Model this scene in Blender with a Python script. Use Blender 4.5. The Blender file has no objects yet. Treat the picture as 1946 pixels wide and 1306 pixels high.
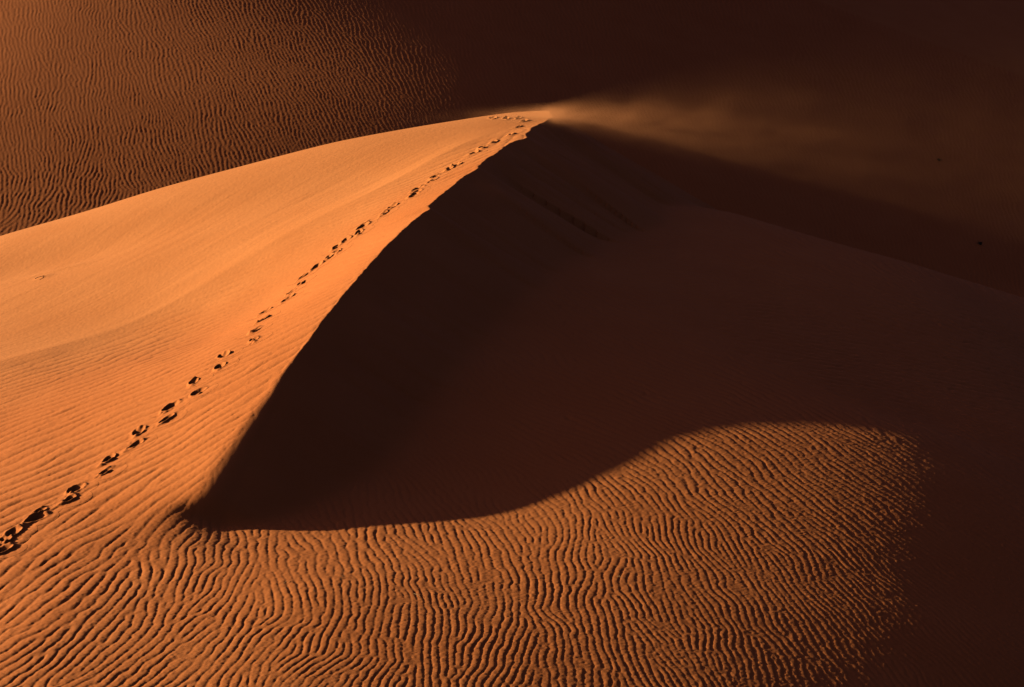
import bpy, math, time
import numpy as np
T0 = time.time()
sc = bpy.context.scene
col = sc.collection

# ------------------------------------------------------------ camera, sky, sun, exposure
PITCH = math.radians(13.5); CAM_H = 10.85; FPX = 3631.0          # focal length in photo pixels
cam_d = bpy.data.cameras.new('camera'); cam_d.sensor_width = 36.0
cam_d.lens = 36.0 * FPX / 1946.0; cam_d.clip_start = 0.5; cam_d.clip_end = 5000
cam = bpy.data.objects.new('camera', cam_d); col.objects.link(cam)
cam.location = (0, 0, CAM_H); cam.rotation_euler = (math.radians(90) - PITCH, 0, 0)
sc.camera = cam

SUN_AZ, SUN_EL = math.radians(-12.0), math.radians(13.4)        # heading of the light, height of the sun
RAY = np.array([math.cos(SUN_AZ)*math.cos(SUN_EL), math.sin(SUN_AZ)*math.cos(SUN_EL), -math.sin(SUN_EL)])
sun_d = bpy.data.lights.new('sun', 'SUN'); sun_d.energy = 5.0; sun_d.angle = math.radians(0.5)
sun_d.color = (1.0, 0.785, 0.51)
sun = bpy.data.objects.new('sun', sun_d); col.objects.link(sun)
from mathutils import Vector
sun.rotation_euler = Vector(RAY.tolist()).to_track_quat('-Z', 'Y').to_euler()
sun.location = (-40, 10, 30)
world = bpy.data.worlds.new('World'); sc.world = world; world.use_nodes = True
wn = world.node_tree; wn.nodes.clear()
sky = wn.nodes.new('ShaderNodeTexSky'); sky.sky_type = 'NISHITA'; sky.sun_disc = False
sky.sun_elevation = SUN_EL; sky.sun_rotation = math.atan2(-RAY[0], -RAY[1])
sky.air_density = 1.0; sky.dust_density = 5.0; sky.ozone_density = 1.0
bg = wn.nodes.new('ShaderNodeBackground'); bg.inputs[1].default_value = 0.019
wo = wn.nodes.new('ShaderNodeOutputWorld')
tint = wn.nodes.new('ShaderNodeMix'); tint.data_type = 'RGBA'; tint.blend_type = 'MULTIPLY'; tint.inputs[0].default_value = 1
tint.inputs[7].default_value = (1.0, .66, 1.0, 1)                # dust-laden evening air
wn.links.new(sky.outputs[0], tint.inputs[6]); wn.links.new(tint.outputs[2], bg.inputs[0]); wn.links.new(bg.outputs[0], wo.inputs[0])
sc.view_settings.view_transform = 'Standard'; sc.view_settings.look = 'None'
sc.view_settings.exposure = 1.34; sc.view_settings.gamma = 1.0; sc.view_settings.use_curve_mapping = False
sc.cycles.max_bounces = 4; sc.cycles.diffuse_bounces = 0; sc.cycles.volume_bounces = 0
sc.cycles.volume_step_rate = 1.0; sc.cycles.volume_max_steps = 96

# ------------------------------------------------------------ measuring helpers
sP, cP = math.sin(PITCH), math.cos(PITCH)
O = np.array([0, 0, CAM_H])
def ray(u, v):
    a = (u-973)/FPX; b = (653-v)/FPX
    return np.array([a, cP+b*sP, -sP+b*cP])
def at_z(u, v, z):
    d = ray(u, v); return O + d*((z-CAM_H)/d[2])
def at_y(u, v, y):
    d = ray(u, v); return O + d*(y/d[1])
def proj(x, y, z):
    r = z-CAM_H; up = y*sP+r*cP; f = np.maximum(y*cP-r*sP, 1e-3)
    return 973+FPX*x/f, 653-FPX*up/f
def smooth(a, b, x):
    t = np.clip((x-a)/(b-a), 0, 1); return t*t*(3-2*t)
rng = np.random.default_rng(11)
_tab = rng.standard_normal((256, 256)).astype(np.float32)
def vnoise(x, y):                       # smooth value noise, unit cell
    xi = np.floor(x).astype(np.int32); yi = np.floor(y).astype(np.int32)
    fx = (x-xi).astype(np.float32); fy = (y-yi).astype(np.float32)
    fx = fx*fx*(3-2*fx); fy = fy*fy*(3-2*fy)
    a = _tab[xi & 255, yi & 255]; b = _tab[(xi+1) & 255, yi & 255]
    c = _tab[xi & 255, (yi+1) & 255]; d = _tab[(xi+1) & 255, (yi+1) & 255]
    return (a*(1-fx)+b*fx)*(1-fy)+(c*(1-fx)+d*fx)*fy
class TPS:                              # thin-plate surface through survey points
    def __init__(s, p, lam=0.0):
        p = np.array(p, float); s.c = p[:, :2]; n = len(p)
        d2 = ((s.c[:, None]-s.c[None])**2).sum(-1)+1e-12
        K = d2*np.log(d2)*0.5+lam*np.eye(n); Q = np.c_[np.ones(n), s.c]
        M = np.block([[K, Q], [Q.T, np.zeros((3, 3))]])
        w = np.linalg.solve(M, np.r_[p[:, 2], 0, 0, 0]); s.w = w[:n]; s.a = w[n:]
    def __call__(s, x, y):
        o = s.a[0]+s.a[1]*x+s.a[2]*y
        for (cx, cy), w in zip(s.c, s.w):
            d2 = (x-cx)**2+(y-cy)**2+1e-9
            o = o+(0.5*w)*d2*np.log(d2)
        return o

# ------------------------------------------------------------ the crest line (plan and height)
crest_px = [(356,985,.16),(400,905,.62),(450,838,.92),(500,772,1.17),(528,725,1.34),(560,680,1.5),(592,640,1.68),(620,600,1.85),
            (650,562,2.0),(680,525,2.15),(740,460,2.45),(795,412,2.65),(850,362,2.85),(900,320,3.0),(950,285,3.15),(1000,253,3.25),(1050,222,3.3)]
crest = np.array([at_z(*c) for c in crest_px])
pf = np.polyfit((crest[:, 1]-47)/17, crest[:, 0], 4)    # one clean sweep in plan; heights follow from it
for k_, (u, v, z_) in enumerate(crest_px):
    d_ = ray(u, v); yy = np.linspace(crest[k_, 1]-4, crest[k_, 1]+4, 4001); t_ = yy/d_[1]
    m_ = np.argmin(np.abs(d_[0]*t_-np.polyval(pf, (yy-47)/17))); crest[k_] = O+d_*t_[m_]
print("#",'crest', crest.round(2).tolist())
seg = np.r_[0, np.cumsum(np.hypot(*np.diff(crest[:, :2], axis=0).T))]
crest[:, 2] = np.polyval(np.polyfit(seg/seg[-1], crest[:, 2], 5, w=np.r_[6, np.ones(len(seg)-2), 6]), seg/seg[-1])
ss = np.arange(0, seg[-1], 0.35)
def cub(t, tx, ty):                     # monotone-ish hermite resample
    m = np.gradient(ty, tx); i = np.clip(np.searchsorted(tx, t)-1, 0, len(tx)-2)
    h = tx[i+1]-tx[i]; q = (t-tx[i])/h
    return (2*q**3-3*q**2+1)*ty[i]+(q**3-2*q**2+q)*h*m[i]+(-2*q**3+3*q**2)*ty[i+1]+(q**3-q**2)*h*m[i+1]
cx, cy, cz = (cub(ss, seg, crest[:, k]) for k in range(3))
# wind-bitten scallops and the two broken corners along the crest
wob = (0.02*vnoise(ss*1.1, ss*0+3)+0.022*vnoise(ss*2.6, ss*0+9))*(.4*smooth(1.5, 5, ss)+1.8*smooth(16, 28, ss))
s_n1 = np.interp(0, [0], [0])
def s_of(u, v):
    pu, pv = proj(cx, cy, cz); return ss[np.argmin((pu-u)**2+(pv-v)**2)]
for (u, v, a, w) in ((808, 402, .16, .45), (985, 262, .16, .8), (1030, 240, -.14, .8)):
    s0 = s_of(u, v); q = (ss-s0)/w
    wob += a*np.where(q < 0, np.exp(q*1.0), np.exp(-(q*3)**2))
tx_, ty_ = np.gradient(cx), np.gradient(cy); tl = np.hypot(tx_, ty_)
cz = cz+.22*np.minimum(wob, 0)
cx = cx+wob*ty_/tl; cy = cy-wob*tx_/tl
NOSE = 14.0                             # arc length of the run-out before the nose
pre = np.array([(-9.5, 8, -3.), (-8.2, 18, -2.2), (-7.2, 25, -1.5), (-6.3, 28.6, -.6)])
post = np.array([(1.45, 65.6, 3.1), (1.25, 68, 2.5), (.8, 73, .7), (0, 84, -3.5), (-2, 110, -12.)])
line = np.vstack([pre, np.c_[cx, cy, cz], post])
L = np.r_[0, np.cumsum(np.hypot(*np.diff(line[:, :2], axis=0).T))]
S_NOSE = L[len(pre)]; S_PEAK = L[len(pre)+len(ss)-1]

def to_line(x, y):                      # signed distance (right positive), arc length, line height
    best = np.full(x.shape, 1e9, np.float32); sd = np.zeros_like(best); s = np.zeros_like(best); z = np.zeros_like(best)
    for i in range(len(line)-1):
        ax, ay, az = line[i]; bx, by, bz = line[i+1]; dx, dy = bx-ax, by-ay; l2 = dx*dx+dy*dy
        t = np.clip(((x-ax)*dx+(y-ay)*dy)/l2, 0, 1)
        ex = x-ax-t*dx; ey = y-ay-t*dy; d = np.hypot(ex, ey)
        m = d < best
        best = np.where(m, d, best); side = np.sign(ex*dy-ey*dx)
        sd = np.where(m, d*side, sd); s = np.where(m, L[i]+t*(L[i+1]-L[i]), s); z = np.where(m, az+t*(bz-az), z)
    return sd, s, z

# ------------------------------------------------------------ survey points of the two big surfaces
SLIP = 0.60
cr = np.c_[cx, cy, cz][::7]
nose_pts = [at_z(250,1110,.02), at_z(300,1306,-.01), at_z(420,1150,.0)]
Apts = list(cr)+[np.array(q) for q in nose_pts]
for u, v, y in [(0,700,44.9),(0,600,52),(0,520,57),
                (0,450,62),(130,413,62.5),(300,360,63),(460,317,63.5),(640,270,64.5),(800,240,65.5),(900,224,66),(975,214,66.5),(1035,211,66),
                (300,600,49),(300,480,55),(200,700,43.0),(520,560,47.2),(400,640,44.5),(550,450,52.5),(700,350,57),
                ]:
    Apts.append(at_y(u, v, y))
for u, v, z_ in ((0,1000,-.1),(0,1100,-.04),(0,1200,-.01),(0,1306,-.01),(150,1180,.05),(150,1010,.07),(0,850,-.25),(250,850,.38),(400,820,.84)): Apts.append(at_z(u, v, z_))
for u, y0, z0 in ((0,62,0),(300,63,0),(640,64.5,0),(900,66,0),(1030,67,0)):        # lee side behind the skyline
    v0 = np.interp(u, [0,130,300,460,640,800,900,1030], [450,413,360,317,270,240,224,211])
    p = at_y(u, v0, y0); k = (y0+7)/y0; Apts.append(np.array([p[0]*k, p[1]+7, p[2]-2.1]))
A = TPS(Apts, 0.0)

edge = np.array([(345,1010),(420,1018),(500,1017),(600,1005),(700,992),(800,985),(900,975),(1000,950),(1060,925),(1130,900),(1200,870),(1280,840),
                 (1350,822),(1430,811),(1530,806),(1620,812),(1700,828),(1790,856),(1830,880)], float)
base = np.c_[cx, cy, cz]
Fpts = [np.array(q) for q in nose_pts]
ut_last = -99
for b in base:                          # where the crest's shadow lands on the apron
    if b[1] > 44.5: break
    t = np.arange(.02, 16, .004)[:, None]; p = b+t*RAY
    pu, pv = proj(p[:, 0], p[:, 1], p[:, 2]); ok = np.where(pv > np.interp(pu, edge[:, 0], edge[:, 1]))[0]
    if len(ok) and pu[ok[0]]-ut_last > 95 and pu[ok[0]] < 1830 and pu[ok[0]] > 420:
        Fpts.append(p[ok[0]]); ut_last = pu[ok[0]]
for u, v in ((800,785),(865,700),(940,620),(1020,550),(1110,486),(1210,442)):   # foot of the slip face
    d = ray(u, v); t = np.arange(30, 75, .02); p = O+t[:, None]*d
    sd_, s_, z_ = to_line(p[:, 0], p[:, 1])
    h = p[:, 2]-(z_-SLIP*np.abs(sd_)); k = np.where((h < 0) & (sd_ > 0))[0]
    if len(k): Fpts.append(p[k[0]])
YB = np.linspace(10, 70, 241); ZB = np.interp(YB, [18, 25, 30, 32, 34, 36, 38, 44], [.24, .12, .08, .09, .16, .28, .4, .5]); ZB = np.convolve(np.pad(ZB, 8, 'edge'), np.hanning(19)[1:-1]/np.hanning(19).sum(), 'valid')
def apron(x, y):                        # gently domed towards the sun, rolling over to the right
    xt = np.interp(y, [20, 24.6, 30, 34.5, 38.5, 44], [4.2, 5.4, 8.2, 9.9, 10.4, 12])
    q_ = np.linspace(-14, 10, 481); g_ = np.where(q_ < 0, -.26*np.exp(q_/4.8), np.maximum(-.26-.08*q_, -.42)); h_ = np.cumsum(g_)*.05; h_ -= np.interp(-14, q_, h_)
    return np.interp(y, YB, ZB)-.045*(x+4)+np.interp(x-xt, q_, h_)
for y_ in (20.5, 24.5, 28.2, 31):
    for x_ in (-3.2, -.5, 2, 4, 6, 8, 11): 
        if y_ < 31 or x_ > 1: Fpts.append(np.array([x_, y_, float(apron(x_, y_))]))
for x_, y_ in ((10.5, 34),): Fpts.append(np.array([x_, y_, float(apron(x_, y_))]))
print('# F check', [(np.round(p_, 2).tolist(), round(float(apron(p_[0], p_[1])), 2)) for p_ in Fpts[3:16]])
Fpts += [np.array(q_) for q_ in ((9, 40.2, -.92), (9.8, 43, -1.3), (12.5, 42, -2.1), (13, 37, -2.5), (14, 50, -2.0))]
for u, v, y in [(1380,402,63),(1500,437,62.5),(1600,467,62.5),(1700,495,62.5),(1800,523,62.5),(1946,567,62.5)]:
    Fpts.append(at_y(u, v, y))
for u, v in ((1380,402),(1600,467),(1800,523),(1946,567)):
    p = at_y(u, v, 62.5); Fpts.append(np.array([p[0]*1.1, p[1]+6, p[2]-1.9]))
Fq = np.array(Fpts); Fq[:, 2] -= np.array([float(apron(p_[0], p_[1])) for p_ in Fq]); Fres = TPS(Fq, 0.02)
def Ft(x, y): return apron(x, y)+Fres(x, y)

bx_ = np.array([-400,-60,-32,-24,-14.5,-8,-3,2,10,40,90,400.]); bg_ = np.array([0,.0,-.02,-.055,-.105,-.145,-.185,-.27,-.30,-.30,-.29,-.25])
bxf = np.linspace(-400, 400, 3201); bgf = np.interp(bxf, bx_, bg_); bh = np.cumsum(bgf)*(bxf[1]-bxf[0]); bh -= np.interp(-12, bxf, bh)
def far_dune(x, y):
    z = -3.4+.29*(y-75)+np.interp(x, bxf, bh)+.25*vnoise(x/22+5, y/18+2)
    cap = 19+.04*x
    return -np.logaddexp(-z/1.5, -cap/1.5)*1.5
def smax(a, b, k): return np.logaddexp(a/k, b/k)*k

A_FIX = np.where((L >= S_NOSE) & (L <= S_PEAK), line[:, 2]-A(line[:, 0], line[:, 1]), 0)
print('# afix', np.abs(A_FIX).max())
def terrain(x, y):
    sd, s, zl = to_line(x, y)
    a = A(x, y)+np.interp(s, L, A_FIX)*np.exp(-(sd/1.1)**2); f = Ft(x, y)
    # keep the far extrapolations tame
    a = np.where(y < 20, np.maximum(a, -6), a)
    # slip face with faint avalanche runnels
    run = vnoise(s*1.15+7, sd*.1)*.065+vnoise(s*2.4, sd*.2+30)*.02+vnoise(s*1.8, sd*1.1)*.012
    up = smooth(S_PEAK-17, S_PEAK-6, s)
    sag = .0*smooth(S_NOSE+9, S_NOSE+3, s)*smooth(S_NOSE-1.5, S_NOSE+1.5, s)     # the crest is blunt where it dies out
    rr = .01+.48*smooth(S_NOSE+8, S_NOSE+2, s); a = a+.11*rr*np.exp(-(sd/.9)**2)*smooth(S_NOSE-1.5, S_NOSE+.5, s)
    a = a-sag*smooth(-.9, .15, sd)
    S = zl-sag-SLIP*np.where(s > S_NOSE, np.sqrt(np.maximum(sd+.4*rr, 0)**2+rr*rr)-rr, np.abs(sd))+.19*rr-1.6*smooth(S_NOSE+.9, S_NOSE-.5, s)**1.5+(run*(.35+1.3*up))*smooth(.15, 1.2, sd)
    right = smax(S, f, .07)
    right = np.where(s < S_NOSE+.01, smax(f, S, .07), right)
    W = .012+.55*smooth(S_NOSE+8, S_NOSE, s)+1.2*smooth(S_NOSE+.6, S_NOSE-1.6, s)
    w = smooth(-1, 1, sd/W)
    w = np.where(s > S_PEAK+.05, smooth(-1, 1, sd/(.1+.05*(s-S_PEAK))), w)
    z = a*(1-w)+right*w
    b = far_dune(x, y)
    zone = np.zeros(x.shape, np.int8)                    # 0 windward, 1 slip, 2 apron, 3 far dune
    zone[(w > .5) & (S > f) & (s > S_NOSE)] = 1
    zone[(w > .5) & ~((S > f) & (s > S_NOSE))] = 2
    zone[b > z] = 3
    return smax(z, b, .25), zone, sd, s, (S-f)

# ------------------------------------------------------------ the sheet of sand: a fan of rows and columns
def spaced(stops):
    out = [stops[0][0]]
    for (r0, d0), (r1, d1) in zip(stops[:-1], stops[1:]):
        n = max(1, int(round((r1-r0)/(0.5*(d0+d1)))))
        q = (np.arange(n)+1)/n; q = q*(2*d0/(d0+d1))+q*q*(1-2*d0/(d0+d1))
        out += list(r0+(r1-r0)*q)
    return np.array(out)
AZ = spaced([(-80, 4), (-30, 1.2), (-18, .12), (-16.8, .0305), (16.8, .0305), (18, .12), (30, 1.2), (80, 4)])
RR = spaced([(2, .8), (14, .8), (21.5, .12), (23.5, .033), (32, .042), (45, .068), (66, .084), (68, .4), (73, .4), (75, .115), (104, .125), (124, .2), (135, .8), (180, 4), (420, 25)])
az = np.radians(AZ)
X = (RR[:, None]*np.sin(az)[None]).astype(np.float64); Y = RR[:, None]*np.cos(az)[None]
NR, NC = X.shape
print("#",'grid', NR, NC, NR*NC, round(time.time()-T0, 1))
Z0, ZONE, SD, SS, SMF = terrain(X, Y)
print("#",'base', round(time.time()-T0, 1))

# ------------------------------------------------------------ wind ripples: local wave vectors and heights
# (u, v, crest angle in degrees, spacing in px, height as a share of the spacing)
RA = [(90,745,19,7.5,.035),(92,930,22,13.5,.05),(277,776,23,11,.04),(432,792,28,12,.05),(216,1008,27,14.5,.055),(60,1060,27,16,.06),
      (540,565,20,8,.035),(690,455,20,5.5,.03),(60,660,17,5.5,.02),(600,590,24,9,.045),(160,1110,38,16,.075),(60,1200,38,16,.08),
      (330,1120,66,17.5,.1),(377,1183,52,16.5,.1),(360,1260,42,15,.1),(330,1000,33,13,.06),(200,1250,40,16,.09)]
RF = [(160,1110,38,16,0.075),(60,1200,38,16,0.08),(200,1250,40,16,0.09),
      (330,1120,66,17.5,0.1),(377,1183,50,16.5,0.1),(360,1260,42,15,0.1),(440,1045,108,15,0.09),(577,1045,118,15,0.09),(655,1122,74,17,0.1),(762,1230,78,17,0.1),
      (824,1152,84,17,0.1),(762,1045,116,14,0.09),(870,1030,118,14,0.09),(560,1240,60,16,0.1),(1000,1250,90,16,0.1),
      (1194,1023,112,14,0.085),(1097,1193,97,15,0.1),(1389,926,138,12,0.07),(1535,853,150,9,0.05),(1632,926,147,9,0.055),(1437,1096,127,12,0.08),
      (1680,1072,136,10,0.095),(1292,1217,118,13,0.09),(1535,1193,128,11.5,0.08),(1826,926,151,7.5,0.045),(1875,1120,150,7,0.04),
      (1300,760,166,8.5,0.095),(1100,800,164,9,0.095),(950,860,158,9,0.095),(950,930,140,11,0.04),(1400,590,170,6,0.095),(1230,500,171,5,0.095),(1600,700,168,6.5,0.095),(1850,760,164,6.5,0.095)]
RB = [(50,50,99,7.6,.07),(400,50,117,7.2,.07),(700,100,122,6.8,.07),(50,250,97,7.8,.07),(300,200,113,7.2,.07),(100,370,74,9.2,.085),(300,300,97,8.6,.08),(20,430,60,9,.07),
      (550,200,121,7,.07),(750,200,120,6.6,.065),(850,120,118,6.6,.065),(0,150,94,7.8,.07),(400,270,112,8,.075)]
def grid_at(F_, x, y):                  # bilinear look-up on the fan
    a = np.degrees(np.arctan2(x, y)); r = np.hypot(x, y)
    j = np.interp(a, AZ, np.arange(NC)); i = np.interp(r, RR, np.arange(NR))
    i0 = np.clip(i.astype(int), 0, NR-2); j0 = np.clip(j.astype(int), 0, NC-2); fi = i-i0; fj = j-j0
    return (F_[i0, j0]*(1-fi)+F_[i0+1, j0]*fi)*(1-fj)+(F_[i0, j0+1]*(1-fi)+F_[i0+1, j0+1]*fi)*fj
U0, V0 = proj(X, Y, Z0)
def hit(u, v, rmin, rmax, surf):        # march the line of sight onto one surface
    d = ray(u, v); t = np.arange(rmin, rmax, .05); p = O+t[:, None]*d
    k = np.where(p[:, 2] < surf(p[:, 0], p[:, 1]))[0]
    return p[k[0]] if len(k) else p[-1]
def place(tab, surf, rmin, rmax):
    return np.array([(*hit(u, v, rmin, rmax, surf)[:2], th, lam, am) for u, v, th, lam, am in tab])
KA = place(RA, A, 20, 90); KF = place(RF, Ft, 20, 90); KB = place(RB, far_dune, 60, 150)
def idw(K, x, y, surf=None, ysc=.55):
    o = [0., 0., 0.]; W = 0.
    for px, py, th, lam, am in K:
        w = 1/(((x-px)**2+((y-py)*ysc)**2)+.35)**1.6
        W = W+w; o[0] = o[0]+w*th; o[1] = o[1]+w*np.log(lam); o[2] = o[2]+w*am
    th, lam, am = np.radians(o[0]/W), np.exp(o[1]/W), o[2]/W
    e = .15; z = surf(x, y); u0, v0 = proj(x, y, z); ux, vx = proj(x+e, y, surf(x+e, y)); uy, vy = proj(x, y+e, surf(x, y+e))
    gu = 2*np.pi/lam*np.sin(th); gv = 2*np.pi/lam*np.cos(th)
    kx = ((ux-u0)*gu+(vx-v0)*gv)/e; ky = ((uy-u0)*gu+(vy-v0)*gv)/e
    k = np.hypot(kx, ky); f = np.clip(k, 2*np.pi/.42, 2*np.pi/.1)/np.maximum(k, 1e-6)
    return kx*f, ky*f, am*2*np.pi/(k*f)
for K_, s_ in ((KA, A), (KF, Ft), (KB, far_dune)):
    a_, b_, c_ = idw(K_, K_[:, 0], K_[:, 1], s_); print('lambda', (2*np.pi/np.hypot(a_, b_)).round(2))
CELL = .2
gx0, gy0 = -39.0, 20.0; nx, ny = int(78/CELL), int(110/CELL)
px = gx0+(np.arange(nx)[:, None]+rng.random((nx, ny)))*CELL; py = gy0+(np.arange(ny)[None]+rng.random((nx, ny)))*CELL
zk = grid_at(ZONE.astype(float), px, py); zk = np.round(zk).astype(int); side = grid_at(SD.astype(float), px, py); sl_ = grid_at(SS.astype(float), px, py)
kx = np.zeros((nx, ny)); ky = np.zeros((nx, ny))
ka = idw(KA, px, py, A); kf = idw(KF, px, py, Ft); kb = idw(KB, px, py, far_dune)
wl = smooth(-1, 1, side/np.where(sl_ < S_NOSE, 2.0+.3*(S_NOSE-sl_), .3))
kx = ka[0]*(1-wl)+kf[0]*wl; ky = ka[1]*(1-wl)+kf[1]*wl
isb = py > 72.5
kx = np.where(isb, kb[0], kx); ky = np.where(isb, kb[1], ky)
# swing of the local heading gives the forks and joins their variety
tw = .15*vnoise(px/.6, py/.6)+.05*vnoise(px/3.7+40, py/3.7)
tw = tw*np.where(isb, .6+.9*smooth(86, 76, py), smooth(-4, 3, side+np.where(sl_ < S_NOSE, 4, 0))*.8+.3)
sw = 1+.09*vnoise(px/1.6+9, py/1.6)
kx, ky = (kx*np.cos(tw)-ky*np.sin(tw))*sw, (kx*np.sin(tw)+ky*np.cos(tw))*sw
ph = rng.random((nx, ny))*2*np.pi
SG = .21
fit = rng.random((nx, ny))
def sh_(a, di, dj): return np.roll(np.roll(a, di, 0), dj, 1)
NB = [(i, j) for i in range(-2, 3) for j in range(-2, 3) if (i, j) != (0, 0) and i*i+j*j < 8]
f4 = np.float32
pxf, pyf, kxf, kyf = px.astype(f4), py.astype(f4), kx.astype(f4), ky.astype(f4)
pre_ = []
for di, dj in NB:
    dx = pxf-sh_(pxf, di, dj); dy = pyf-sh_(pyf, di, dj)
    w = np.exp(-(dx*dx+dy*dy)/(2*SG*SG)); w[np.abs(dx) > 1] = 0; w[np.abs(dy) > 1] = 0
    pre_.append((di, dj, w*np.exp(1j*(.5*(sh_(kxf, di, dj)+kxf)*dx+.5*(sh_(kyf, di, dj)+kyf)*dy)).astype(np.complex64)))
for it in range(3):
    e = np.exp(1j*ph).astype(np.complex64); Zs = np.zeros((nx, ny), np.complex64)
    for di, dj, w in pre_: Zs += w*sh_(e, di, dj)
    up = rng.random((nx, ny)) < .55
    ph = np.where(up, np.angle(Zs), ph)
del pre_
print("#",'kernels', nx*ny, round(time.time()-T0, 1))
phf = ph.astype(f4)
def ripple(x, y):
    shp = x.shape; x = x.ravel(); y = y.ravel()
    ci = np.clip(((x-gx0)/CELL).astype(np.int32), 2, nx-3); cj = np.clip(((y-gy0)/CELL).astype(np.int32), 2, ny-3)
    re = np.zeros(x.shape, f4); im = np.zeros(x.shape, f4); wt = np.zeros(x.shape, f4)
    P = np.stack([pxf.ravel(), pyf.ravel(), kxf.ravel(), kyf.ravel(), phf.ravel()], 1)
    for a in range(0, len(x), 200000):
        b = slice(a, a+200000); xb = x[b]; yb = y[b]
        for di in (-2, -1, 0, 1, 2):
            for dj in (-2, -1, 0, 1, 2):
                q = P[(ci[b]+di)*ny+cj[b]+dj]
                dx = (xb-q[:, 0]).astype(f4); dy = (yb-q[:, 1]).astype(f4)
                w = np.exp(-(dx*dx+dy*dy)/f4(2*.15**2)); t = q[:, 4]+q[:, 2]*dx+q[:, 3]*dy
                re[b] += w*np.cos(t); im[b] += w*np.sin(t); wt[b] += w
    return np.arctan2(im, re).reshape(shp), (np.hypot(re, im)/np.maximum(wt, 1e-6)).reshape(shp)
J0, J1 = np.searchsorted(AZ, -20), np.searchsorted(AZ, 20); I0, I1 = np.searchsorted(RR, 21.5), np.searchsorted(RR, 127)
xs, ys = X[I0:I1, J0:J1], Y[I0:I1, J0:J1]
PHI, MAG = ripple(xs, ys)
print("#",'phasor', round(time.time()-T0, 1))
sd, s, zn = SD[I0:I1, J0:J1], SS[I0:I1, J0:J1], ZONE[I0:I1, J0:J1]
uu, vv = U0[I0:I1, J0:J1], V0[I0:I1, J0:J1]
# amplitudes on a coarse raster, then looked up
cxg = np.linspace(-40, 40, 161); cyg = np.linspace(18, 130, 225); GX, GY = np.meshgrid(cxg, cyg, indexing='ij')
def look(T_, x, y):
    i = (x-cxg[0])/(cxg[1]-cxg[0]); j = (y-cyg[0])/(cyg[1]-cyg[0]); i0 = np.clip(i.astype(int), 0, 159); j0 = np.clip(j.astype(int), 0, 223)
    fi = i-i0; fj = j-j0
    return (T_[i0, j0]*(1-fi)+T_[i0+1, j0]*fi)*(1-fj)+(T_[i0, j0+1]*(1-fi)+T_[i0+1, j0+1]*fi)*fj
aA = look(idw(KA, GX, GY, A)[2], xs, ys); aF = look(idw(KF, GX, GY, Ft)[2], xs, ys); aB = look(idw(KB, GX, GY, far_dune)[2], xs, ys)
w2 = smooth(-1, 1, sd/(.05+2.4*smooth(S_NOSE+1.5, S_NOSE-1.5, s)))
amp = aA*(1-w2)+aF*w2
# the upper part of the windward side is swept smooth beyond the soft break of slope
brk = [at_y(0, 700, 45.6), at_y(350, 560, 50), at_y(700, 385, 55), at_y(960, 262, 62)]
bxx = np.array([b[0] for b in brk]); byy = np.array([b[1] for b in brk])
off = np.interp(xs, bxx, byy, left=None)-ys; off = np.where(xs < bxx[0], byy[0]+(xs-bxx[0])*.6-ys, off)
amp = np.where(sd < 0, amp*smooth(-.3, 2.2, off), amp)
smf = SMF[I0:I1, J0:J1]
rrf = .35*smooth(S_NOSE+8, S_NOSE+2, s)
slipness = smooth(-.25, .05, smf)*smooth(-.02-rrf, .1+.5*rrf, sd)*(s > S_NOSE)
amp = amp*(1-slipness)
amp = amp*np.where((sd > 0) & (zn != 3), 1-.35*smooth(50, 60, ys), 1)
amp = np.where(zn == 3, aB, amp)
amp = amp*smooth(.12, .6, MAG)*(1+.22*vnoise(xs/.5, ys/.5))*(1+np.where(zn == 3, .1, .2)*vnoise(xs/.14, ys/.18+7))
wobk = np.where(zn == 3, .4, .12*(1-w2)+.6*w2)
PHI = PHI+wobk*vnoise(xs/.16, ys/.2+50)
def prof(t):                            # rounded back, narrow trough, crest set towards the lee
    t = t+.45*np.sin(t+.6)
    return 2.3*np.sqrt(np.sin(t/2)**2+.012)-1.4
def prof_far(t):                        # thin crests between broad troughs
    t = t+.25*np.sin(t)
    return 1.3-2.1*np.sqrt(np.cos(t/2)**2+.03)
DZ = np.zeros_like(Z0); DZ[I0:I1, J0:J1] = .5*amp*np.where(zn == 3, .64*prof_far(PHI), .70*prof(PHI)*(1.25-.34*w2))
DZ[I0:I1, J0:J1] += .0018*vnoise(xs/.045, ys/.045)*(zn != 1)+(.008*vnoise(xs/.9, ys/.9)*smooth(-1, 1, off)*(1-w2)+.004*vnoise(xs/1.6, ys/1.6)*w2*(zn != 3))*(1-slipness)
# a slow hollow and soft rise on the smooth upper face
def dot(u, v, y, ru, rv, h):
    p = at_y(u, v, y); return h*np.exp(-((X-p[0])/ru)**2-((Y-p[1])/rv)**2)
OFF = np.zeros_like(Z0); OFF[I0:I1, J0:J1] = off; INN = np.zeros_like(Z0); INN[I0:I1, J0:J1] = (sd < 0)*smooth(-.2, -2.5, sd)*smooth(66, 58, ys)
DZ += .075*np.exp(-np.sqrt(OFF**2+.03)/1.3)*INN
streak = .003*vnoise((X*.6+Y*.8)/3.0, (X*.8-Y*.6)/.35)+.0015*vnoise((X*.6+Y*.8)/1.2, (X*.8-Y*.6)/.12)
DZ += streak*INN*smooth(1.5, -1, OFF)
DZ += dot(110, 512, 56.2, .9, .22, .05)+dot(84, 524, 55.6, .25, .25, .04)
DZ += dot(170, 500, 57.5, 4.0, 1.8, -.22)+dot(60, 560, 54, 3.5, 1.2, .05)+dot(500, 400, 58, 5, 2, -.06)
Zt = Z0+DZ
print("#",'ripples', round(time.time()-T0, 1))

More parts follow.
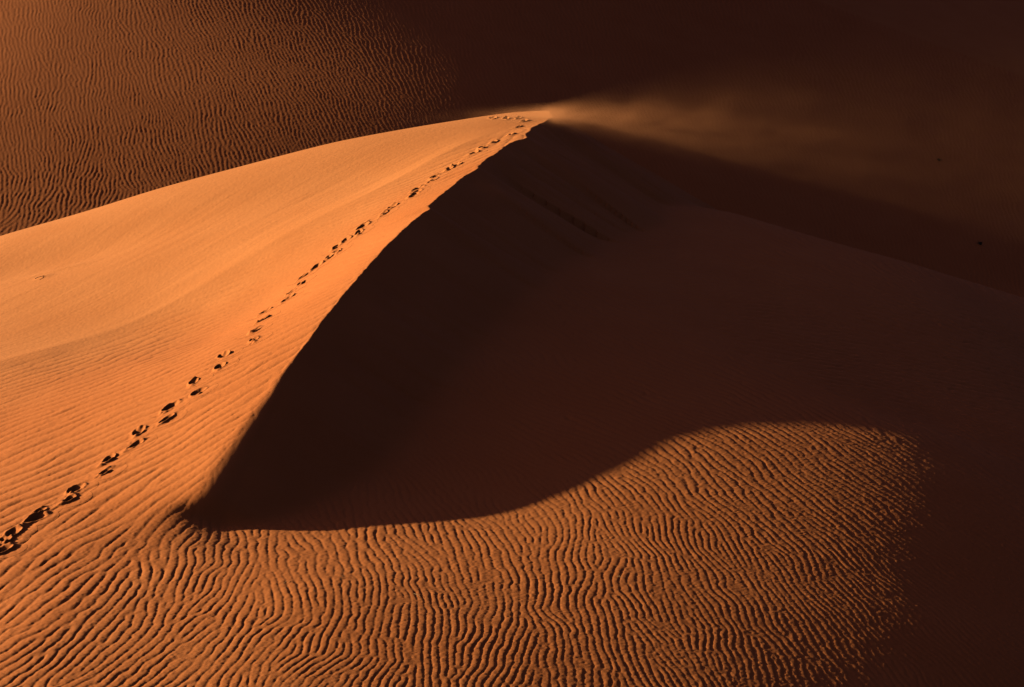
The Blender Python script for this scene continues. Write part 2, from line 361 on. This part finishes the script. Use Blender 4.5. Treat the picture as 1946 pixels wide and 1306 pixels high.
# ------------------------------------------------------------ footprints of one walker
prints = [(3,1048),(10,1028),(24,1014),(66,988),(74,974),(131,951),(143,931),(199,899),(206,874),(257,847),(263,822),(315,798),(323,775),
          (376,747),(367,728),(417,699),(425,677),(482,647),(483,630),(499,609),(502,594),(544,570),(551,558),(570,541),(575,527),(600,509),
          (624,490),(640,479),(639,470),(656,458),(682,443),(688,432),(691,426),(729,407),(745,394),(784,373),(790,367),(793,360),(823,343),(825,337),
          (853,322),(867,315),(900,292),(917,281),(939,270),(971,256),(985,242),(996,231),(985,225),(962,226),(937,225)]
def land(u, v):
    d = ray(u, v); t = np.arange(22, 75, .03); p = O+t[:, None]*d
    k = np.where(p[:, 2] < grid_at(Z0, p[:, 0], p[:, 1]))[0]; return p[k[0]] if len(k) else p[-1]
fp = np.array([land(u, v) for u, v in prints])
trail = np.array([land(u, v) for u, v in ((3,1040),(135,941),(260,835),(372,738),(482,640),(548,564),(600,509),(690,430),(790,366),(850,322),(917,281),(985,240))])
def heading(p):
    i = np.clip(np.argmin(np.hypot(trail[:, 0]-p[0], trail[:, 1]-p[1])), 1, len(trail)-2); d = trail[i+1]-trail[i-1]; return math.atan2(d[1], d[0])
fr = np.random.default_rng(5)
feet = []
for n_, p in enumerate(fp):
    h = heading(p)+fr.normal(0, .24)
    big = fr.uniform(.75, 1.2)
    far = smooth(40, 60, p[1])
    feet.append((p[0], p[1], h, .16*big, .09*big, .085*fr.uniform(.8, 1.15)*(1-.25*far)*(.82 if n_ < 8 else 1), fr.uniform(-1, 1)))
def foot_dz(x, y):
    o = np.zeros(x.shape); fl = np.zeros(x.shape)
    for k_, (fx, fy, h, la, lb, dep, sk) in enumerate(feet):
        m = (np.abs(x-fx) < 1) & (np.abs(y-fy) < 1)
        if not m.any(): continue
        dx = x[m]-fx; dy = y[m]-fy; a = dx*math.cos(h)+dy*math.sin(h); b = -dx*math.sin(h)+dy*math.cos(h)
        n1 = vnoise(dx/.09+k_*7, dy/.09); n2 = vnoise(dx/.045+k_*3, dy/.045+5)
        aa = a+.012*n1; bb = b*(1-.9*aa)+.008*n1+.02*sk*np.sin(a*9)
        q = (np.abs(aa/la)**2.2+np.abs(bb/lb)**2.2)**(1/2.2)
        well = -dep*1.15*smooth(1.2, .38, q)*(1-.35*np.clip(a/la, -1, 1)+.25*np.clip(b/lb, -1, 1))
        rim = .034*np.exp(-((q-1.3)/.26)**2)*(1+.35*n1)*(.75+.4*np.cos(np.arctan2(b, a)-2.5*sk))
        spill = .034*np.exp(-(((a+la*1.8)/.13)**2+(b/.07)**2))*(1+.4*n1)+.026*np.exp(-(((a-la*1.55)/.09)**2+((b+.05*sk)/.08)**2))*(1+.4*n1)
        drag = -.014*np.exp(-(((a+la*2.1)/.16)**2+((b-.02*sk)/.035)**2))
        scuff = .004*n2*np.exp(-(a/.34)**2-(b/.2)**2)+drag
        o[m] += well+rim+spill+scuff; fl[m] = np.maximum(fl[m], np.exp(-(np.maximum(0, q-1.2)/1.0)**2*2))
    return o, fl
PR = .42
def fade_r(x, y):                       # distance to the nearest print and its number
    best = np.full(x.shape, 1e9); who = np.zeros(x.shape, int)
    for k_, f in enumerate(feet):
        d = np.hypot(x-f[0], y-f[1]); m = d < best; best = np.where(m, d, best); who = np.where(m, k_, who)
    return best, who
# the trampled ripple relief is knocked down around every print
def print_height(x, y):
    z = grid_at(Zt, x, y); z0 = grid_at(Z0, x, y); d, who = fade_r(x, y); o, fl = foot_dz(x, y)
    e = smooth(PR-.02, PR-.14, d)
    return z*(1-.8*fl*e)+z0*(.8*fl*e)+o*e+.003, d, who
dN, _ = fade_r(X[I0:I1, J0:J1], Y[I0:I1, J0:J1])
CUT = np.zeros(X.shape, bool); CUT[I0:I1, J0:J1] = dN < PR-.06

# ------------------------------------------------------------ materials
def sand_mat(name, c1, c2, fine=60.0, bump=.25, dark=None):
    m = bpy.data.materials.new(name); m.use_nodes = True; n = m.node_tree; n.nodes.clear(); L_ = n.links.new
    out = n.nodes.new('ShaderNodeOutputMaterial'); bs = n.nodes.new('ShaderNodeBsdfPrincipled')
    bs.inputs['Roughness'].default_value = .92; bs.inputs['Specular IOR Level'].default_value = .12
    tc = n.nodes.new('ShaderNodeTexCoord')
    big = n.nodes.new('ShaderNodeTexNoise'); big.inputs['Scale'].default_value = .35; big.inputs['Detail'].default_value = 5; big.inputs['Roughness'].default_value = .6
    gr = n.nodes.new('ShaderNodeTexNoise'); gr.inputs['Scale'].default_value = fine; gr.inputs['Detail'].default_value = 3; gr.inputs['Roughness'].default_value = .75
    L_(tc.outputs['Object'], big.inputs['Vector']); L_(tc.outputs['Object'], gr.inputs['Vector'])
    mx = n.nodes.new('ShaderNodeMix'); mx.data_type = 'RGBA'; mx.inputs[6].default_value = (*c1, 1); mx.inputs[7].default_value = (*c2, 1)
    rp = n.nodes.new('ShaderNodeMapRange'); rp.inputs[1].default_value = .3; rp.inputs[2].default_value = .7
    L_(big.outputs[0], rp.inputs[0]); L_(rp.outputs[0], mx.inputs[0])
    gm = n.nodes.new('ShaderNodeMapRange'); gm.inputs[1].default_value = .25; gm.inputs[2].default_value = .75; gm.inputs[3].default_value = .82; gm.inputs[4].default_value = 1.16
    L_(gr.outputs[0], gm.inputs[0])
    ml = n.nodes.new('ShaderNodeMix'); ml.data_type = 'RGBA'; ml.blend_type = 'MULTIPLY'; ml.inputs[0].default_value = 1
    at = n.nodes.new('ShaderNodeAttribute'); at.attribute_name = 'coarse'       # redder rippled sand, with shade painted into the apron and far dune colour
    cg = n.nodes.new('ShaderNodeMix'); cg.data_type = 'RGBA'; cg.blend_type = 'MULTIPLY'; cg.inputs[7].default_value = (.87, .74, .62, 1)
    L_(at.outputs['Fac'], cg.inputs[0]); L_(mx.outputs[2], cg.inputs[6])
    L_(cg.outputs[2], ml.inputs[6]); L_(gm.outputs[0], ml.inputs[7]); L_(ml.outputs[2], bs.inputs['Base Color'])
    bp = n.nodes.new('ShaderNodeBump'); bp.inputs['Strength'].default_value = bump; bp.inputs['Distance'].default_value = .006
    L_(gr.outputs[0], bp.inputs['Height']); L_(bp.outputs[0], bs.inputs['Normal']); L_(bs.outputs[0], out.inputs[0])
    return m
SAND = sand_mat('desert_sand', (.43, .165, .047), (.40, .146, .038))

# ------------------------------------------------------------ meshes
print("#",'feet', round(time.time()-T0, 1))
def mesh_obj(name, co, quads, mat, parent=None, nrm=None):
    me = bpy.data.meshes.new(name)
    me.vertices.add(len(co)); me.vertices.foreach_set('co', co.astype(np.float32).ravel())
    k = quads.shape[1]
    me.loops.add(quads.size); me.loops.foreach_set('vertex_index', quads.astype(np.int32).ravel())
    me.polygons.add(len(quads)); me.polygons.foreach_set('loop_start', np.arange(0, quads.size, k, dtype=np.int32))
    me.update(calc_edges=True); me.polygons.foreach_set('use_smooth', np.ones(len(quads), bool))
    if nrm is not None: me.normals_split_custom_set_from_vertices(nrm.astype(np.float32))
    me.materials.append(mat); o = bpy.data.objects.new(name, me); col.objects.link(o); o.parent = parent
    return o
def grid_normals(Xg, Yg, Zg):
    P = np.stack([Xg, Yg, Zg], -1)
    da = np.gradient(P, axis=0); db = np.gradient(P, axis=1); n = np.cross(db, da); n /= np.linalg.norm(n, axis=-1, keepdims=True)
    return n*np.where(n[..., 2:] < 0, -1, 1)
idx = np.arange(NR*NC).reshape(NR, NC)
q = np.stack([idx[:-1, :-1], idx[:-1, 1:], idx[1:, 1:], idx[1:, :-1]], -1).reshape(-1, 4)
cutf = CUT.ravel()[q].all(1)
zq = np.sort(ZONE.ravel()[q], axis=1)[:, 1]
q = q[~cutf]; zq = zq[~cutf]
NRM = grid_normals(X, Y, Zt).reshape(-1, 3)
CO = np.stack([X, Y, Zt], -1).reshape(-1, 3)
COARSE_SHADE = np.full(X.shape, .6); COARSE_SHADE[I0:I1, J0:J1] = np.where(zn == 3, 1., np.where(sd < 0, smooth(-1, 9, off+.5*vnoise(xs/1.5, ys/1.5)), np.maximum(.25, .8*smooth(62, 33, ys))))  # shade put into the tint: strongest on far dune, weaker towards the skyline
COARSE_SHADE2 = COARSE_SHADE
COARSE_SHADE = COARSE_SHADE.ravel()
def sub(zone, name, parent):
    f = q[zq == zone]; used = np.zeros(NR*NC, bool); used[f.ravel()] = True
    remap = np.cumsum(used)-1
    o = mesh_obj(name, CO[used], remap[f], SAND, parent, NRM[used])
    a_ = o.data.attributes.new('coarse', 'FLOAT', 'POINT'); a_.data.foreach_set('value', COARSE_SHADE[used].astype(np.float32)); return o
dune = bpy.data.objects.new('sand_dune', None); col.objects.link(dune); dune['kind'] = 'structure'
dune['label'] = 'sunlit sand dune with a sharp curved crest and a dark slip face'
w_ = sub(0, 'windward_slope', dune); w_['label'] = 'bright orange windward slope, rippled near the crest and smooth above'
w_ = sub(1, 'slip_face', dune); w_['label'] = 'steep dark slip face in shadow under the crest'
w_ = sub(2, 'rippled_apron', dune); w_['label'] = 'rippled sand at the foot of the slip face, half in shadow'
fd = sub(3, 'far_dune', None); fd['kind'] = 'structure'; fd['label'] = 'rippled flank of the dune behind, fading into shade on the right'
print("#",'sheets', round(time.time()-T0, 1))

# footprints: one common lattice, every face given to the nearest print
def ordinal(n): return {1: 'first', 2: 'second', 3: 'third'}.get(n, '%dth' % n)
def build_prints():
    h = .012
    k0 = {}
    fa = np.array([(f[0], f[1]) for f in feet])
    gx_, gy_ = fa[:, 0].min()-1, fa[:, 1].min()-1
    for n_, f in enumerate(feet):
        st = 1 if f[1] < 47 else 2
        i0 = int((f[0]-PR-gx_)/h)//2*2-2; i1 = int((f[0]+PR-gx_)/h)//2*2+4
        j0 = int((f[1]-PR-gy_)/h)//2*2-2; j1 = int((f[1]+PR-gy_)/h)//2*2+4
        ii = np.arange(i0, i1+1, st); jj = np.arange(j0, j1+1, st)
        x, y = np.meshgrid(gx_+ii*h, gy_+jj*h, indexing='ij')
        z, d, who = print_height(x, y)
        nn = grid_normals(x, y, z)
        n1, n2 = x.shape; id_ = np.arange(n1*n2).reshape(n1, n2)
        qq = np.stack([id_[:-1, :-1], id_[1:, :-1], id_[1:, 1:], id_[:-1, 1:]], -1).reshape(-1, 4)
        cxm = x.ravel()[qq].mean(1); cym = y.ravel()[qq].mean(1)
        dd, ww = fade_r(cxm, cym); keep = (dd < PR) & (ww == n_); qq = qq[keep]
        used = np.zeros(n1*n2, bool); used[qq.ravel()] = True; rm = np.cumsum(used)-1
        co = np.stack([x, y, z], -1).reshape(-1, 3)[used]
        org = np.array([f[0], f[1], float(grid_at(Z0, np.array([f[0]]), np.array([f[1]]))[0])])
        o = mesh_obj('footprint', co-org, rm[qq], SAND, None, nn.reshape(-1, 3)[used]); o.location = org.tolist()
        a_ = o.data.attributes.new('coarse', 'FLOAT', 'POINT'); a_.data.foreach_set('value', grid_at(COARSE_SHADE2, co[:, 0], co[:, 1]).astype(np.float32))
        o['category'] = 'footprint'; o['group'] = 'footprints along the crest'
        nth = ordinal(n_+1)
        zonetxt = 'coarse ripples' if n_ < 17 else ('fine ripples' if n_ < 36 else 'smooth sand')
        o['label'] = '%s footprint from the lower left along the trail, pressed into %s' % (nth, zonetxt)
build_prints()
print("#",'prints', round(time.time()-T0, 1))

# ------------------------------------------------------------ sand blowing off the summit
def loft(name, secs, n, mat):
    co = []; qd = []
    for x, y, z, ry, rz in secs:
        for k in range(n):
            a = 2*math.pi*k/n; co.append((x, y+ry*math.cos(a), z+rz*math.sin(a)))
    m = len(secs)
    for i in range(m-1):
        for k in range(n): qd.append((i*n+k, (i+1)*n+k, (i+1)*n+(k+1) % n, i*n+(k+1) % n))
    me = bpy.data.meshes.new(name); me.from_pydata(co, [], [q_[::-1] for q_ in qd]+[tuple(range(n))[::-1], tuple(range((m-1)*n, m*n))]); me.update()
    me.materials.append(mat); o = bpy.data.objects.new(name, me); col.objects.link(o); return o
def plume_mat():
    m = bpy.data.materials.new('blowing_sand'); m.use_nodes = True; nt = m.node_tree; nt.nodes.clear(); K = nt.links.new
    out = nt.nodes.new('ShaderNodeOutputMaterial'); pv = nt.nodes.new('ShaderNodeVolumePrincipled')
    pv.inputs['Color'].default_value = (.84, .37, .15, 1); pv.inputs['Anisotropy'].default_value = .1
    tc = nt.nodes.new('ShaderNodeTexCoord'); sp = nt.nodes.new('ShaderNodeSeparateXYZ'); K(tc.outputs['Object'], sp.inputs[0])
    def M(op, a, b=0.0, c=None):
        q = nt.nodes.new('ShaderNodeMath'); q.operation = op
        for i, v in enumerate((a, b) if c is None else (a, b, c)):
            if isinstance(v, (int, float)): q.inputs[i].default_value = v
            else: K(v, q.inputs[i])
        return q.outputs[0]
    X_, Y_, Z_ = sp.outputs
    xp = M('MAXIMUM', X_, 0.0); xn = M('MAXIMUM', M('MULTIPLY', X_, -1.0), 0.0)
    zc = M('ADD', M('MULTIPLY', xp, -.10), M('MULTIPLY', xn, -.03))
    hz = M('ADD', M('MULTIPLY', xp, .19), .16); wy = M('ADD', M('MULTIPLY', xp, .1), 1.1)
    mp = nt.nodes.new('ShaderNodeMapping'); mp.inputs['Scale'].default_value = (.32, .5, .95); mp.inputs['Rotation'].default_value = (0, math.radians(-8), 0); K(tc.outputs['Object'], mp.inputs[0])
    ns = nt.nodes.new('ShaderNodeTexNoise'); ns.inputs['Scale'].default_value = 1.9; ns.inputs['Detail'].default_value = 9; ns.inputs['Roughness'].default_value = .68; ns.inputs['Distortion'].default_value = .4; K(mp.outputs[0], ns.inputs[0])
    nv = nt.nodes.new('ShaderNodeMapRange'); nv.inputs[1].default_value = .36; nv.inputs[2].default_value = .68; nv.inputs[3].default_value = .12; nv.inputs[4].default_value = 1.7; K(ns.outputs[0], nv.inputs[0])
    a = M('DIVIDE', M('SUBTRACT', Z_, zc), hz); b = M('DIVIDE', Y_, wy)
    g = M('EXPONENT', M('MULTIPLY', M('ADD', M('MULTIPLY', a, a), M('MULTIPLY', b, b)), -1.0))
    f = M('MULTIPLY', M('EXPONENT', M('DIVIDE', M('MULTIPLY', xp, -1.0), 2.6)), M('EXPONENT', M('DIVIDE', M('MULTIPLY', xn, -1.0), .8)))
    d = M('MULTIPLY', M('MULTIPLY', g, nv.outputs[0]), M('ADD', M('ADD', M('MULTIPLY', f, .24), M('MULTIPLY', M('EXPONENT', M('MULTIPLY', xp, -1.5)), M('MULTIPLY', f, .95))), M('MULTIPLY', M('MINIMUM', xp, 1.0), .004)))
    K(d, pv.inputs['Density']); K(pv.outputs[0], out.inputs['Volume'])
    return m
pk = crest[-1]
secs = [(x, 0, (-.10 if x > 0 else .03)*x, 2.1*(1.1+.1*max(x, 0)), 2.1*(.16+.19*max(x, 0))) for x in (-5, -2, 0, 3, 8, 14, 21)]
pl = loft('blowing_sand', secs, 14, plume_mat()); pl.location = (pk[0]-.1, pk[1]-.2, pk[2]+.1)
pl['kind'] = 'stuff'; pl['label'] = 'thin sunlit veil of sand blown off the summit of the dune'


# ------------------------------------------------------------ the few dry bits lying on the sand
def plain_mat(name, c, rough=.9):
    m = bpy.data.materials.new(name); m.use_nodes = True; b = m.node_tree.nodes['Principled BSDF']
    n = m.node_tree.nodes.new('ShaderNodeTexNoise'); n.inputs['Scale'].default_value = 40
    r = m.node_tree.nodes.new('ShaderNodeValToRGB'); r.color_ramp.elements[0].color = (*[q*.6 for q in c], 1); r.color_ramp.elements[1].color = (*c, 1)
    m.node_tree.links.new(n.outputs[0], r.inputs[0]); m.node_tree.links.new(r.outputs[0], b.inputs['Base Color']); b.inputs['Roughness'].default_value = rough
    return m
WOOD = plain_mat('dry_wood', (.10, .055, .03)); STRAW = plain_mat('dry_straw', (.30, .2, .09)); DARKG = plain_mat('dark_grass', (.05, .045, .02))
pr = np.random.default_rng(3)
def tube(path, rad, n=6):
    co = []; qd = []
    for i, p in enumerate(path):
        a = np.array(path[min(i+1, len(path)-1)], float)-np.array(path[max(i-1, 0)], float); a /= np.linalg.norm(a)+1e-9
        u = np.cross(a, (0, 0, 1)); u /= np.linalg.norm(u)+1e-9; w = np.cross(a, u)
        for k in range(n):
            t = 2*math.pi*k/n; co.append(np.array(p)+rad[i]*(u*math.cos(t)+w*math.sin(t)))
    for i in range(len(path)-1):
        for k in range(n): qd.append((i*n+k, i*n+(k+1) % n, (i+1)*n+(k+1) % n, (i+1)*n+k))
    return co, qd
def joined(name, tubes, mat, loc, label, cat, group=None):
    co = []; qd = []
    for c, q_ in tubes: b = len(co); co += [tuple(v) for v in c]; qd += [tuple(i+b for i in f) for f in q_]
    me = bpy.data.meshes.new(name); me.from_pydata(co, [], qd); me.update(); me.materials.append(mat)
    me.polygons.foreach_set('use_smooth', [True]*len(qd))
    o = bpy.data.objects.new(name, me); col.objects.link(o); o.location = loc; o['label'] = label; o['category'] = cat
    if group: o['group'] = group
    return o
def stick(L_, r, h, forks=2, rise=.02):
    p = [(L_*(t-.5)*math.cos(h)+.03*L_*pr.normal(), L_*(t-.5)*math.sin(h)+.03*L_*pr.normal(), rise*(.3+math.sin(t*3))) for t in np.linspace(0, 1, 6)]
    out = [tube(p, [r*(1-.6*t) for t in np.linspace(0, 1, 6)])]
    for k in range(forks):
        b = p[2+k]; h2 = h+pr.choice([-1, 1])*.7; l2 = L_*.3
        out.append(tube([b, (b[0]+l2*.5*math.cos(h2), b[1]+l2*.5*math.sin(h2), b[2]+.02), (b[0]+l2*math.cos(h2), b[1]+l2*math.sin(h2), b[2]+.015)], [r*.6, r*.5, r*.25]))
    return out
def on_sand2(u, v):
    d = ray(u, v); t = np.arange(60, 160, .05); p = O+t[:, None]*d
    k = np.where(p[:, 2] < grid_at(Zt, p[:, 0], p[:, 1]))[0][0]; return tuple(p[k])
def on_sand(u, v):
    p = land(u, v); z = float(grid_at(Zt, np.array([p[0]]), np.array([p[1]]))[0]); return (p[0], p[1], z)
joined('dead_branch', stick(.42, .011, .75, 2, .03), WOOD, on_sand(78, 527), 'dead branch half buried on the smooth upper part of the windward slope', 'branch')
for u, v, h, l_, lab in ((545,1108,.9,.16,'dry twig in a trough of the foreground ripples, left of the other twigs'),(792,1132,-.8,.2,'dry twig lying across the foreground ripples below the middle of the shadow'),
                      (652,1098,.7,.13,'tiny dry twig between two foreground ripples near the tip of the shadow'),(1178,1098,-.6,.14,'rightmost dry twig on the foreground ripples')):
    joined('dry_twig', stick(l_, .0035, h, 1, .014), STRAW, on_sand(u, v), lab, 'twig', 'twigs on the foreground ripples')
for u, v, lab, far_ in ((1785, 306, 'small dark grass tuft high on the shaded far dune', 1), (1862, 465, 'small dark grass tuft low on the shaded far dune, behind the skyline', 1)):
    tb = []
    for k in range(34):
        a = pr.uniform(0, 6.28); l_ = pr.uniform(.1, .3); e = pr.uniform(.1, .5)
        b = (pr.normal()*.06, pr.normal()*.04, -.03)
        tb.append(tube([b, (b[0]+l_*e*math.cos(a)*.5, b[1]+l_*e*math.sin(a)*.5, l_*.45), (b[0]+l_*e*1.5*math.cos(a), b[1]+l_*e*1.5*math.sin(a), l_*.65)], [.012, .009, .002], 4))
    joined('grass_tuft', tb, DARKG, on_sand2(u, v), lab, 'grass tuft', 'tufts on the far dune')
